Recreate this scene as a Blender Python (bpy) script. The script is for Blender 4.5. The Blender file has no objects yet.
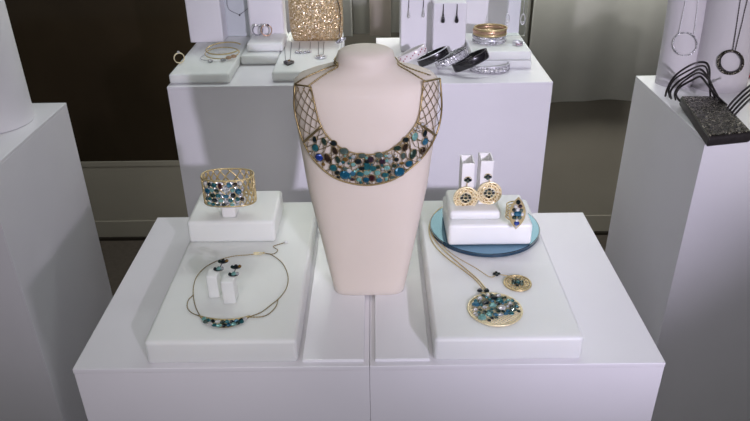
import bpy, bmesh, math, random
from math import sin, cos, pi, radians, sqrt, atan2
from mathutils import Vector, Matrix
random.seed(11)
C = bpy.context.scene.collection
V = Vector

# ------------------------------------------------------------------ camera model (750 x 421 frame)
CF, CP, CR, CY, CH = 686.8, .50275, -.0142, -.00484, .48745      # focal px, pitch, roll, yaw, height over the table top
_F = V((sin(CY)*cos(CP), cos(CY)*cos(CP), -sin(CP)))
_rt = V((cos(CY), -sin(CY), 0)); _up = _rt.cross(_F)
_R = _rt*cos(CR) + _up*sin(CR); _U = _up*cos(CR) - _rt*sin(CR)
CAM = V((0, 0, CH))
def at(px, py, z=None, y=None, x=None):
    """point of a real plane (z, y or x = const) seen at a photo position"""
    d = _F + _R*((px-375)/CF) - _U*((py-210.5)/CF)
    t = (z-CH)/d.z if z is not None else (y/d.y if y is not None else x/d.x)
    return CAM + d*t
def mpp(p):                      # metres per photo pixel at a point
    return (V(p)-CAM).dot(_F)/CF

# ------------------------------------------------------------------ materials
def lin(c): return c/12.92 if c <= .04045 else ((c+.055)/1.055)**2.4
def rgb(h): return tuple(lin(int(h[i:i+2], 16)/255) for i in (0, 2, 4)) + (1,)
MATS = {}
def mat(name, col, rough=.5, metal=0, spec=.5, sss=0, coat=0, trans=0, ior=1.45, var=0, vscale=30, bump=0):
    m = bpy.data.materials.new(name); m.use_nodes = True
    nt = m.node_tree; b = nt.nodes['Principled BSDF']
    c = rgb(col) if isinstance(col, str) else col
    b.inputs['Base Color'].default_value = c
    b.inputs['Roughness'].default_value = rough; b.inputs['Metallic'].default_value = metal
    b.inputs['Specular IOR Level'].default_value = spec; b.inputs['IOR'].default_value = ior
    b.inputs['Transmission Weight'].default_value = trans; b.inputs['Coat Weight'].default_value = coat
    if sss:
        b.inputs['Subsurface Weight'].default_value = sss
        b.inputs['Subsurface Radius'].default_value = (1, .95, .9); b.inputs['Subsurface Scale'].default_value = .02
    if var or bump:
        tc = nt.nodes.new('ShaderNodeTexCoord'); n = nt.nodes.new('ShaderNodeTexNoise')
        n.inputs['Scale'].default_value = vscale; n.inputs['Detail'].default_value = 4
        nt.links.new(tc.outputs['Object'], n.inputs['Vector'])
        if var:
            r = nt.nodes.new('ShaderNodeValToRGB')
            r.color_ramp.elements[0].position = .3; r.color_ramp.elements[1].position = .7
            r.color_ramp.elements[0].color = tuple(k*(1-var) for k in c[:3]) + (1,)
            r.color_ramp.elements[1].color = tuple(min(1, k*(1+var)) for k in c[:3]) + (1,)
            nt.links.new(n.outputs['Fac'], r.inputs['Fac']); nt.links.new(r.outputs['Color'], b.inputs['Base Color'])
        if bump:
            bp = nt.nodes.new('ShaderNodeBump'); bp.inputs['Strength'].default_value = bump; bp.inputs['Distance'].default_value = .002
            nt.links.new(n.outputs['Fac'], bp.inputs['Height']); nt.links.new(bp.outputs['Normal'], b.inputs['Normal'])
    MATS[name] = m
    return m
def glitter(name, cols, scale, rough=.25, metal=1, tilt=.5):
    """closely set sequins / stones: every voronoi cell has its own colour and its own slight tilt"""
    m = bpy.data.materials.new(name); m.use_nodes = True
    nt = m.node_tree; b = nt.nodes['Principled BSDF']
    b.inputs['Roughness'].default_value = rough; b.inputs['Metallic'].default_value = metal
    tc = nt.nodes.new('ShaderNodeTexCoord'); v = nt.nodes.new('ShaderNodeTexVoronoi'); v.inputs['Scale'].default_value = scale
    nt.links.new(tc.outputs['Object'], v.inputs['Vector'])
    sp = nt.nodes.new('ShaderNodeSeparateColor'); nt.links.new(v.outputs['Color'], sp.inputs[0])
    r = nt.nodes.new('ShaderNodeValToRGB'); r.color_ramp.interpolation = 'CONSTANT'
    els = r.color_ramp.elements
    els[0].color = rgb(cols[0][1]); els[0].position = 0
    els[1].color = rgb(cols[1][1]); els[1].position = cols[1][0]
    for p, c in cols[2:]:
        e = els.new(p); e.color = rgb(c)
    nt.links.new(sp.outputs[0], r.inputs['Fac']); nt.links.new(r.outputs['Color'], b.inputs['Base Color'])
    ge = nt.nodes.new('ShaderNodeNewGeometry')
    s = nt.nodes.new('ShaderNodeVectorMath'); s.operation = 'SUBTRACT'; s.inputs[1].default_value = (.5, .5, .5)
    nt.links.new(v.outputs['Color'], s.inputs[0])
    k = nt.nodes.new('ShaderNodeVectorMath'); k.operation = 'SCALE'; k.inputs['Scale'].default_value = tilt*2
    nt.links.new(s.outputs[0], k.inputs[0])
    a = nt.nodes.new('ShaderNodeVectorMath'); a.operation = 'ADD'
    nt.links.new(ge.outputs['Normal'], a.inputs[0]); nt.links.new(k.outputs[0], a.inputs[1])
    nn = nt.nodes.new('ShaderNodeVectorMath'); nn.operation = 'NORMALIZE'
    nt.links.new(a.outputs[0], nn.inputs[0]); nt.links.new(nn.outputs[0], b.inputs['Normal'])
    MATS[name] = m
    return m
M = MATS
mat('laminate', 'ECEAEE', .28, coat=.15, var=.012, vscale=14)
mat('acrylic', 'EDEFEC', .42, sss=.6, var=.01, vscale=20)
mat('plate', 'F1F1F4', .12, coat=.3, var=.008, vscale=20)
mat('bust', 'DDD2C6', .6, sss=.5, var=.012, vscale=25, bump=.03)
mat('stand', 'F2F0EF', .45, sss=.2, var=.012, vscale=30)
mat('column', 'EEECF0', .55, var=.015, vscale=12)
mat('columndimmed', 'CBC7CC', .55, var=.015, vscale=12)  # white column with its colour darkened to offset the spot light on it
mat('panelgrey', 'C6CBCE', .6, var=.02, vscale=12)
mat('clear', 'F6FAFA', .05, trans=1, ior=1.05, var=.004)
mat('gold', 'D2BE90', .36, metal=.75, var=.12, vscale=260)
mat('goldpale', 'F2E4BE', .42, metal=.5, var=.15, vscale=300)
mat('bronze', '94825C', .36, metal=.8, var=.15, vscale=240)
mat('silver', 'E4E4E8', .35, metal=.6, var=.12, vscale=260)
mat('steel', '8C8C92', .3, metal=.7, var=.12, vscale=260)
mat('rose', 'D2AE94', .32, metal=.8, var=.12, vscale=260)
mat('gunmetal', '4A4648', .3, metal=.85, var=.2, vscale=200)
mat('leather', '2C2828', .42, var=.25, vscale=160, bump=.2)
mat('blackenamel', '1C1A1E', .22, coat=.5, var=.25, vscale=120)
mat('whiteenamel', 'EAE4E4', .25, coat=.4, var=.03, vscale=100)
mat('redgem', 'B8566A', .15, metal=.3)
mat('mirror', '557F94', .04, metal=.8, coat=.6, var=.02, vscale=8)
mat('mirroredge', '16374C', .12, coat=.5, var=.1)
mat('red', 'C4243C', .5, var=.06)
mat('wall', '8E887C', .8, var=.05, vscale=5, bump=.05)
mat('skirt', '8C877D', .6, var=.04, vscale=8)
mat('floor', '463E36', .85, var=.15, vscale=60, bump=.2)
mat('glass', '2E261C', .08, spec=.5, var=.25, vscale=2.2)
mat('frame', '241E18', .5, var=.1)
mat('curtain', 'E0E0D8', .9, var=.05, vscale=7, bump=.06)
mat('curtaindark', 'C8C8BE', .9, var=.05, vscale=7, bump=.06)
mat('curtainbeige', 'CFC4B8', .9, var=.05, vscale=7, bump=.06)
GEMS = {'teal': '2C7078', 'turq': '1B6482', 'dark': '18262C', 'green': '2C443C', 'brown': '3A2A20', 'royal': '25449C', 'grey': '5E726C',
        'aqua': '8CC4BE', 'purple': '443040', 'wine': '461C26', 'amber': '8E6A30', 'pale': 'CDD2D4', 'sky': '3F7C98', 'crystal': 'F2F0EC'}
for k, c in GEMS.items():
    mat('gem_'+k, c, .07, metal=.45, spec=.9, coat=.8, var=.22, vscale=300)
glitter('sequins', [(0, 'C4A274'), (.35, 'D9BE92'), (.7, 'EAD6B2'), (.92, 'FFF6E4')], 620, .3, .55, .5)
glitter('pavedark', [(0, '16140F'), (.35, '3A352C'), (.65, '5C564A'), (.9, 'CFC8B8')], 560, .3, .6, .5)
glitter('pavesilver', [(0, '8E8E92'), (.3, 'CFCFD3'), (.7, 'F8F8FA')], 700, .25, .5, .55)
glitter('pavegold', [(0, 'A98748'), (.3, 'E0CA98'), (.7, 'FAF0D4')], 750, .3, .5, .5)

# ------------------------------------------------------------------ mesh builder
def frame_of(n, up=V((0, 0, 1))):
    n = V(n).normalized(); u = up.cross(n)
    if u.length < 1e-5: u = V((1, 0, 0))
    u.normalize(); return u, n.cross(u), n
class MB:
    def __init__(s): s.bm = bmesh.new()
    def box(s, x0, x1, y0, y1, z0, z1):
        vs = [s.bm.verts.new(p) for p in ((x0,y0,z0),(x1,y0,z0),(x1,y1,z0),(x0,y1,z0),(x0,y0,z1),(x1,y0,z1),(x1,y1,z1),(x0,y1,z1))]
        for f in ((3,2,1,0),(4,5,6,7),(0,1,5,4),(1,2,6,5),(2,3,7,6),(3,0,4,7)): s.bm.faces.new([vs[i] for i in f])
        return s
    def rings(s, rings, cap=True, closed=False):
        R = [[s.bm.verts.new(p) for p in r] for r in rings]
        n = len(R[0])
        pairs = list(zip(R, R[1:])) + ([(R[-1], R[0])] if closed else [])
        for a, b in pairs:
            for i in range(n):
                s.bm.faces.new((a[i], a[(i+1) % n], b[(i+1) % n], b[i]))
        if cap and not closed:
            s.bm.faces.new(R[0][::-1]); s.bm.faces.new(R[-1])
        return s
    def tube(s, pts, r, n=6, closed=False, rf=None):
        pts = [V(p) for p in pts]; m = len(pts)
        prev = None; rings = []
        for i, p in enumerate(pts):
            a = pts[(i-1) % m] if (closed or i > 0) else p
            b = pts[(i+1) % m] if (closed or i < m-1) else p
            t = (b-a)
            if t.length < 1e-9: t = V((0, 0, 1))
            t.normalize()
            if prev is None:
                ref = V((0, 0, 1)) if abs(t.z) < .9 else V((1, 0, 0))
                u = t.cross(ref).normalized()
            else:
                u = prev - t*prev.dot(t)
                u = u.normalized() if u.length > 1e-6 else t.orthogonal().normalized()
            prev = u; w = t.cross(u); rr = rf(i) if rf else r
            rings.append([p + (u*cos(2*pi*k/n) + w*sin(2*pi*k/n))*rr for k in range(n)])
        return s.rings(rings, closed=closed)
    def ring(s, c, n, rx, ry, r, seg=32, k=6, up=V((0, 0, 1)), rot=0):
        u, v, nn = frame_of(n, up); c = V(c)
        u, v = u*cos(rot)+v*sin(rot), v*cos(rot)-u*sin(rot)
        return s.tube([c + u*rx*cos(2*pi*i/seg) + v*ry*sin(2*pi*i/seg) for i in range(seg)], r, k, True)
    def band(s, c, n, a, b, h, t, seg=40, up=V((0, 0, 1)), taper=None):
        """bangle: oval hoop of flat band, axis n, outer half axes a,b, width h along n, thickness t"""
        u, v, nn = frame_of(n, up); c = V(c); rings = []
        for i in range(seg):
            th = 2*pi*i/seg; d = u*cos(th)*a + v*sin(th)*b; e = u*cos(th)*(a-t) + v*sin(th)*(b-t)
            hh = h*(taper(th) if taper else 1)
            g = (d-e)*.25
            rings.append([c+d-g-nn*hh/2, c+d-nn*hh*.3, c+d+nn*hh*.3, c+d-g+nn*hh/2, c+e+nn*hh/2, c+e-nn*hh/2])
        return s.rings(rings, closed=True)
    def cyl(s, c, r0, r1, h, n=32, ry=None):
        c = V(c); k = (ry or r0)/r0
        return s.rings([[c+V((r0*cos(2*pi*i/n), r0*k*sin(2*pi*i/n), 0)) for i in range(n)], [c+V((r1*cos(2*pi*i/n), r1*k*sin(2*pi*i/n), h)) for i in range(n)]])
    def lathe(s, c, prof, n=32):
        c = V(c)
        return s.rings([[c+V((r*cos(2*pi*i/n), r*sin(2*pi*i/n), z)) for i in range(n)] for r, z in prof])
    def gem(s, c, n, rx, ry, h, rot=0, k=10, up=V((0, 0, 1))):
        u, v, nn = frame_of(n, up); c = V(c)
        u, v = u*cos(rot)+v*sin(rot), v*cos(rot)-u*sin(rot)
        def rg(f, z, o=0): return [c + u*rx*f*cos(2*pi*(i+o)/k) + v*ry*f*sin(2*pi*(i+o)/k) + nn*z for i in range(k)]
        return s.rings([rg(.8, -h*.25), rg(1, 0), rg(.93, h*.35), rg(.55, h, .5)])
    def marquise(s, c, n, rx, ry, t, up=V((0, 0, 1)), k=12):
        u, v, nn = frame_of(n, up); c = V(c); pts = []
        for sg in (1, -1):
            for i in range(k):
                q = -1 + 2*i/k
                pts.append((sg*(1-q*q)*rx, sg*q*ry))
        return s.rings([[c+u*a+v*b-nn*t/2 for a, b in pts], [c+u*a+v*b+nn*t/2 for a, b in pts]])
    def build(s, name, m, parent=None, loc=None, smooth=False, bevel=0, seg=2):
        bm = s.bm; bmesh.ops.recalc_face_normals(bm, faces=bm.faces)
        off = wloc(parent) if parent else V(loc or (0, 0, 0))
        for v in bm.verts: v.co -= off
        if smooth:
            for f in bm.faces: f.smooth = True
        me = bpy.data.meshes.new(name); bm.to_mesh(me); bm.free()
        me.materials.append(M[m] if isinstance(m, str) else m)
        o = bpy.data.objects.new(name, me); C.objects.link(o)
        if parent: o.parent = parent
        else: o.location = off
        if bevel:
            b = o.modifiers.new('bevel', 'BEVEL'); b.width = bevel; b.segments = seg; b.limit_method = 'ANGLE'
            w = o.modifiers.new('wn', 'WEIGHTED_NORMAL'); w.keep_sharp = True
            for p in me.polygons: p.use_smooth = True
        return o
def wloc(o):
    p = V((0, 0, 0))
    while o: p = p + o.location; o = o.parent
    return p
def tag(o, label, cat, group=None):
    o['label'] = label; o['category'] = cat
    if group: o['group'] = group
    return o
def thing(name, label, cat, loc, group=None):
    o = bpy.data.objects.new(name, None); o.empty_display_size = .02; C.objects.link(o); o.location = loc
    return tag(o, label, cat, group)
def struct(o): o['kind'] = 'structure'; return o
def dup(root, loc, label, rz=None, group=None):
    r = root.copy(); C.objects.link(r); r.location = loc; r['label'] = label
    if rz is not None: r.rotation_euler.z = rz
    if group: r['group'] = group
    for ch in root.children:
        c = ch.copy(); C.objects.link(c); c.parent = r
        for g in ch.children:
            d = g.copy(); C.objects.link(d); d.parent = c
    return r
def smooth_path(pts, k=8, closed=False):
    pts = [V(p) for p in pts]; n = len(pts); out = []
    for i in range(n if closed else n-1):
        g = lambda j: pts[j % n] if closed else pts[max(0, min(n-1, j))]
        p0, p1, p2, p3 = g(i-1), g(i), g(i+1), g(i+2)
        for q in range(k):
            t = q/k
            out.append(.5*((2*p1) + (p2-p0)*t + (2*p0-5*p1+4*p2-p3)*t*t + (3*p1-p0-3*p2+p3)*t**3))
    if not closed: out.append(pts[-1])
    return out
def chain_pts(pts, step=.0016):
    pts = smooth_path(pts, 12); out = [pts[0]]; acc = 0
    for a, b in zip(pts, pts[1:]):
        d = (b-a).length; pos = 0
        while d > 0 and acc + d - pos >= step:
            pos += step-acc; acc = 0; out.append(a.lerp(b, pos/d))
        acc += d-pos
    return out + [pts[-1]]
def chain(mb, pts, r=.0007, step=.0016, n=5):
    p = chain_pts(pts, step)
    return mb.tube(p, r, n, rf=lambda i: r*(1.15 if i % 2 else .65))

# ------------------------------------------------------------------ setting
FZ = -.95
struct(MB().box(-3.2, 3.2, -1.5, 2.40, FZ-.05, FZ).build('floor', 'floor'))
struct(MB().box(-3.2, 3.2, 2.40, 2.50, FZ, -.605).build('wall_back', 'wall'))
struct(MB().box(-3.2, 3.2, 2.395, 2.40, FZ+.012, FZ+.085).build('baseboard_back', 'wall', bevel=.001))
struct(MB().box(-3.2, 3.2, 2.385, 2.4, FZ, FZ+.012).build('gap_shade', 'frame'))  # dark strip standing in for the shadow gap under the baseboard
struct(MB().box(-3.2, -.35, 2.398, 2.402, -.625, -.604).build('trim_2', 'wall'))
struct(MB().box(-3.2, -.35, 2.402, 2.414, -.604, 1.6).build('window_1', 'glass'))
struct(MB().box(-.35, 3.2, 2.40, 2.50, -.605, 1.6).build('wall_right', 'wall'))
struct(MB().box(-.42, -.352, 2.398, 2.46, -.604, 1.6).build('trim_3', 'frame', bevel=.004))

def drape(name, x0, x1, y, z0, z1, m, wave, amp, ph, label):
    mb = MB(); n = max(24, int((x1-x0)*160)); ring = []
    f = [(x0+(x1-x0)*i/n, y + amp*sin(ph + wave*(x0+(x1-x0)*i/n)) + amp*.5*sin(2.3*wave*(x0+(x1-x0)*i/n)+1)) for i in range(n+1)]
    out = f + [(a, b+.004) for a, b in f[::-1]]
    mb.rings([[V((a, b, z0)) for a, b in out], [V((a, b, z1)) for a, b in out]])
    return tag(mb.build(name, m, loc=((x0+x1)/2, y, z0), smooth=True), label, 'curtain', 'hanging cloth panels along the back wall')
hz = at(360, 36, y=2.3).z
drape('curtain_panel', -.34, -.078, 2.30, hz, 1.5, 'curtain', 30, .010, 0, 'grey green cloth panel hanging behind the champagne sequin clutch')
drape('curtain_panel', -.076, -.018, 2.335, hz, 1.5, 'curtaindark', 30, .008, 1, 'narrow dark grey cloth panel behind the neck of the central bust')
drape('curtain_panel', -.02, .05, 2.29, hz, 1.5, 'curtainbeige', 26, .008, 2, 'pale beige cloth strip right of the dark panel behind the bust')
drape('curtain_panel', .052, .32, 2.335, hz, 1.5, 'curtaindark', 40, .008, 0, 'dark grey cloth panel behind the drop earring columns')
hz2 = at(590, 101, y=2.3).z
drape('curtain_panel', .52, 1.9, 2.30, hz2, 1.5, 'curtain', 17, .010, .5, 'wide grey green cloth panel between the back pedestal and the right pedestal')
drape('curtain_panel', .325, .515, 2.32, hz2, 1.5, 'curtaindark', 22, .009, .5, 'darker grey cloth panel just right of the back pedestal edge')

# ------------------------------------------------------------------ pedestals
def pedestal(x0, x1, y0, y1, z, label, group=None):
    cx, cy = (x0+x1)/2, (y0+y1)/2
    t = thing('display_pedestal', label, 'pedestal', (cx, cy, FZ), group)
    MB().box(x0, x1, y0, y1, FZ, z-.006).build('body', 'laminate', t, bevel=.0006)
    MB().box(x0, x1, y0-.0012, y1+.0008, z-.006, z).build('top_panel', 'laminate', t, bevel=.0009)
    return t
TX0, TXM, TX1, TY0, TY1 = -.3217, -.0108, .2982, .5508, .873
pedestal(TX0, TXM-.0001, TY0, TY1, 0, 'white front pedestal carrying the cuff bracelet and the necklace with gem bar', 'front pedestals')
pedestal(TXM+.0001, TX1, TY0, TY1, 0, 'white front pedestal carrying the round blue mirror and the disc pendants', 'front pedestals')
BZ, BY0, BY1 = .075, 1.241, 1.572
pedestal(-.393, -.072, BY0, BY1, BZ, 'white back pedestal under the sequin clutch and gold bangles', 'back pedestals')
pedestal(.0005, .3305, BY0, BY1, BZ, 'white back pedestal under the fanned black and silver bangles', 'back pedestals')
LZ = .03
pedestal(-.935, -.6105, .965, 1.287, LZ, 'white pedestal at far left under the tall round column', 'side pedestals')
RZ = .06
pedestal(.5135, .86, .992, 1.318, RZ, 'white pedestal at far right under the dark crystal clutch', 'side pedestals')

# ------------------------------------------------------------------ front slabs, plates, blocks
def block(name, x0, x1, y0, y1, z0, z1, label, m='acrylic', bv=.0045, cat='riser', group=None):
    return tag(MB().box(x0, x1, y0, y1, z0, z1).build(name, m, loc=((x0+x1)/2, (y0+y1)/2, z0), bevel=bv, seg=3), label, cat, group)
SZ = .03
block('display_slab', -.2445, -.0855, .5555, .862, 0, SZ, 'frosted white slab on the front left under the gem bar necklace', group='frosted slabs on the front pedestals')
block('display_slab', .0565, .2115, .5555, .862, 0, SZ, 'frosted white slab on the front right under the round blue mirror', group='frosted slabs on the front pedestals')
PZ = .004
block('acrylic_plate', -.0815, -.0165, .556, .866, 0, PZ, 'thin glossy white plate left of the slot below the bust', 'plate', .0008, 'plate')
block('acrylic_plate', -.0050, .0525, .556, .866, 0, PZ, 'thin glossy white plate right of the slot below the bust', 'plate', .0008, 'plate')
block('display_block', -.242, -.1305, .7505, .838, SZ, .061, 'frosted white block under the gem cuff bracelet')
MZ = .0345
mt = thing('round_mirror', 'round blue tinted mirror disc on the right frosted slab', 'mirror', (.1395, .7805, SZ))
MB().cyl((.1395, .7805, SZ), .0715, .0715, MZ-SZ-.0006, 72).build('mirror_edge', 'mirroredge', mt)
MB().cyl((.1395, .7805, MZ-.0006), .0700, .0700, .0006, 72).build('mirror_face', 'mirror', mt)
block('display_block', .0865, .1905, .729, .811, MZ, .0645, 'lower frosted white block standing on the blue mirror')
E2 = .077
block('display_block', .0885, .1525, .7405, .803, .0645, E2, 'upper thin white block on the block over the blue mirror')

# ------------------------------------------------------------------ necklace bust
PROF = [(0, .0425, .6690, .070, 5), (.003, .0432, .6688, .071, 5), (.13, .0690, .6735, .082, 3.0), (.19, .0765, .6785, .084, 2.7), (.225, .0795, .683, .083, 2.6),
        (.240, .0800, .687, .079, 2.5), (.248, .0785, .6905, .074, 2.4), (.2535, .0725, .695, .068, 2.3), (.2575, .0610, .6980, .064, 2.2), (.2605, .0480, .6995, .060, 2.1),
        (.264, .0375, .7005, .058, 2), (.268, .0325, .7012, .058, 2), (.274, .0312, .702, .057, 2), (.2775, .0298, .7035, .054, 2), (.2802, .0255, .7075, .046, 2), (.2817, .0150, .718, .026, 2)]
BXC = -.0115
def prof(z):
    z = max(PROF[0][0], min(PROF[-1][0], z))
    for a, b in zip(PROF, PROF[1:]):
        if a[0] <= z <= b[0]:
            t = (z-a[0])/(b[0]-a[0]); return [a[i]+(b[i]-a[i])*t for i in range(1, 5)]
def section(z, n=64):
    w, yf, dp, e = prof(z); yc = yf+dp/2; o = []
    for i in range(n):
        t = 2*pi*i/n; c, s_ = cos(t), sin(t)
        o.append((w*math.copysign(abs(c)**(2/e), c), yc + dp/2*math.copysign(abs(s_)**(2/e), s_)))
    return o
def bust_mesh(zlo, dz, cx, dy, sc=1):
    zs = [p[0] for p in PROF if p[0] >= zlo]
    zs = sorted(set([zlo] + zs + [zlo + (.225-zlo)*i/14 for i in range(15)]))
    rings = [[V((cx+x*sc, dy+(y-.71)*sc+.71, dz+(z-zlo)*sc)) for x, y in section(z)] for z in zs]
    return MB().rings(rings)
b = bust_mesh(0, PZ, BXC, 0).build('necklace_bust', 'bust', loc=(BXC, .71, PZ), smooth=True)
md = b.modifiers.new('bevel', 'BEVEL'); md.width = .0008; md.segments = 2; md.limit_method = 'ANGLE'; md.angle_limit = radians(60)
tag(b, 'ivory white neck and shoulder bust wearing the wide gem collar', 'bust')
b2 = bust_mesh(.112, RZ, .772, .40).build('necklace_bust', 'bust', loc=(.772, 1.11, RZ), smooth=True)
tag(b2, 'short white bust on the far right pedestal beside the dark crystal clutch', 'bust')

def bib_y(x, z):                 # surface just in front of the chest
    w, yf, dp, e = prof(z-PZ); xx = abs(x-BXC); lim = .90*w
    def fr(q): return yf+dp/2 - dp/2*(max(0, 1-(q/w)**e))**(1/e)
    y = fr(min(xx, lim))
    if xx > lim:
        sl = (fr(lim)-fr(lim*.97))/(lim*.03); y += sl*(xx-lim)*1.1
    return y - .0024
def on_bust(px, py, lift=0):
    y = .69
    for _ in range(12):
        p = at(px, py, y=y); y = .5*y + .5*(bib_y(p.x, min(p.z, .252)) - lift)
    return at(px, py, y=y)
def bust_n(p):
    e = .002
    n = V(((bib_y(p.x+e, p.z)-bib_y(p.x-e, p.z))/(2*e), -1, (bib_y(p.x, p.z+e)-bib_y(p.x, p.z-e))/(2*e)))
    if n.length < 1e-6 or abs(n.x) > 1.6: n = V((math.copysign(.8, p.x-BXC), -1, .2))
    return n.normalized()
INN = [(310.6,86.5),(314,101),(318.8,120),(326.6,135),(338.2,146),(351.5,152.5),(369.8,154.6),(386.5,151.8),(399.8,143),(411.5,131),(418.5,118),(421.6,100),(423.2,82)]
OUT = [(295,84.5),(294,104),(297,122),(303.5,142),(314,160),(330,175),(347,182.4),(368,185.2),(389.8,181),(407,171),(423.5,156),(436,135),(441.6,110),(440,78.5)]
def curve2(pts, n):
    P = smooth_path([(a, b_, 0) for a, b_ in pts], 16)
    L = [0]
    for a, b_ in zip(P, P[1:]): L.append(L[-1]+(b_-a).length)
    out = []
    for i in range(n+1):
        q = L[-1]*i/n
        for j in range(len(L)-1):
            if L[j] <= q <= L[j+1]+1e-9:
                out.append(P[j].lerp(P[j+1], (q-L[j])/max(1e-9, L[j+1]-L[j]))); break
    return out
NC = 120
CI, CO = curve2(INN, NC), curve2(OUT, NC)
def uv(u, v):                    # u along collar 0..1, v across 0 inner..1 outer
    f = max(0, min(NC-1e-6, u*NC)); i = int(f); t = f-i
    p = CI[i].lerp(CI[i+1], t).lerp(CO[i].lerp(CO[i+1], t), v)
    return on_bust(p.x, p.y)
bib = thing('bib_necklace', 'wide gold lattice bib collar with blue and green gems on the ivory bust', 'necklace', (BXC, .675, .14))
mb = MB()
mb.tube([uv(i/NC, 0) for i in range(NC+1)], .0009, 6); mb.tube([uv(i/NC, 1) for i in range(NC+1)], .0011, 6)
UA, UB = .205, .800              # side mesh panels end, gem field begins
for u in (0, 1, UA, UB): mb.tube([uv(u, k/6) for k in range(7)], (.0010 if u in (0, 1) else .0015), 6)
mb.build('rim', 'bronze', bib, smooth=True)
def clipped(ua, ub, u0, du):     # diagonal wire across the collar
    pts = []
    for k in range(9):
        u = u0 + du*k/8
        if ua <= u <= ub: pts.append(uv(u, k/8))
    if len(pts) > 1: mb.tube(pts, .00042, 5)
for ua, ub in ((0, UA), (UB, 1)):
    mb = MB()
    for k in range(-3, 6):
        s0 = ua + (ub-ua)*k/4
        clipped(ua, ub, s0, .15); clipped(ua, ub, s0+.135, -.15)
    mb.build('side_mesh', 'bronze', bib, smooth=True)
mb = MB()
for k in range(1, 22):
    u = UA + (UB-UA)*k/22
    mb.tube([uv(u+.006*sin(q*1.7+k), q/6) for q in range(7)], .0004, 5)
for k in range(-1, 14):
    s0 = UA + (UB-UA)*k/13
    clipped(UA, UB, s0, .07); clipped(UA, UB, s0+.06, -.07)
lattice = mb.build('gem_lattice', 'bronze', bib, smooth=True)
c3 = lambda x, y: (295+x/6.01, 120+y/6.01)
c4 = lambda x, y: (365+x/6.01, 120+y/6.01)
GL = [(c3, g) for g in [(118,118,12,18,0,'dark'),(175,130,13,22,20,'green'),(232,140,18,16,0,'dark'),(122,168,20,22,-20,'teal'),(240,185,13,22,20,'brown'),(295,188,24,19,0,'grey'),
      (145,225,23,22,0,'royal'),(197,232,17,29,25,'brown'),(258,240,13,22,15,'green'),(302,238,14,12,0,'amber'),(230,288,21,20,0,'teal'),(300,330,30,26,0,'turq'),(270,282,9,8,0,'amber'),
      (302,292,15,10,0,'grey'),(405,215,21,15,0,'grey'),(455,235,17,16,0,'purple'),(380,250,19,17,0,'dark'),(350,222,13,13,0,'pale'),(432,268,19,13,-20,'teal'),(402,291,20,12,10,'dark'),
      (462,288,19,15,0,'teal'),(392,325,20,15,-15,'teal'),(348,322,16,15,0,'sky'),(428,360,18,16,0,'turq'),(462,350,17,19,0,'wine'),(384,358,15,13,0,'aqua'),(350,268,14,12,0,'aqua'),
      (430,318,18,14,0,'aqua'),(345,356,13,9,0,'purple'),(92,200,7,7,0,'crystal'),(170,266,9,9,0,'amber'),(208,130,7,7,0,'crystal')]]
GL += [(c4, g) for g in [(85,212,23,17,0,'grey'),(35,240,17,17,0,'purple'),(105,250,19,17,0,'purple'),(12,250,15,13,0,'dark'),(10,288,20,15,0,'teal'),(50,292,20,15,20,'teal'),(75,318,18,15,0,'aqua'),
      (132,288,18,14,0,'aqua'),(122,330,20,15,0,'teal'),(42,350,18,19,0,'wine'),(10,362,14,12,0,'dark'),(86,362,18,14,0,'sky'),(147,215,14,13,0,'pale'),(152,248,14,14,0,'pale'),(195,170,21,15,0,'green'),
      (245,120,17,16,0,'dark'),(242,165,14,23,-15,'brown'),(300,100,17,24,-15,'aqua'),(230,216,13,19,0,'grey'),(290,205,18,29,-25,'green'),(360,80,14,19,-10,'dark'),(362,130,21,20,0,'sky'),
      (348,185,19,20,0,'brown'),(265,262,21,19,0,'turq'),(207,312,29,27,0,'turq'),(222,260,12,7,0,'amber'),(325,238,12,9,0,'crystal'),(165,345,14,11,0,'grey'),(185,215,9,9,0,'crystal'),
      (300,50,9,9,0,'crystal'),(325,38,9,9,0,'crystal'),(345,25,9,9,0,'crystal'),(370,35,8,8,0,'crystal'),(318,60,8,8,0,'crystal'),(282,78,8,8,0,'crystal')]]
settings = MB()
rnd = random.Random(3); taken = [(*fn(g[0], g[1]), (g[2]+g[3])/2/6.01*1.05) for fn, g in GL]
ident = lambda x, y: (x, y)
for _ in range(9000):            # small stones filling the middle of the collar
    if len(GL) >= 98: break
    i = rnd.randint(int(NC*.37), int(NC*.63)); q = CI[i].lerp(CO[i], rnd.uniform(.08, .93)); r = rnd.uniform(1.0, 2.2)
    if all((q.x-x)**2+(q.y-y)**2 > (.82*(r+e))**2 for x, y, e in taken):
        taken.append((q.x, q.y, r)); GL.append((ident, (q.x, q.y, r*6.01*1.1, r*6.01*.95, rnd.uniform(-60, 60), rnd.choice(['teal','aqua','dark','green','teal','pale','crystal','sky','aqua','grey']))))
for fn, (gx, gy, rx, ry, an, col) in GL:
    px, py = fn(gx, gy); p = on_bust(px, py, .0006); n = bust_n(p); s = mpp(p)/6.01*1.13
    settings.ring(p, n, rx*s*1.03, ry*s*1.03, .0004, 14, 4, rot=radians(an))
    MB().gem(p, n, rx*s, ry*s, .0017, radians(an)).build('gem', 'gem_'+col, lattice)
settings.build('gem_settings', 'bronze', bib, smooth=True)
from mathutils.bvhtree import BVHTree
bvh = BVHTree.FromPolygons([v.co+b.location for v in b.data.vertices], [tuple(p.vertices) for p in b.data.polygons])
def hit(px, py, lift=.0014):
    d = (at(px, py, y=1)-CAM).normalized(); loc, n, i_, t_ = bvh.ray_cast(CAM, d)
    if loc is None: return at(px, py, y=.73)
    return loc + (n if n.dot(d) < 0 else -n)*lift
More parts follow.
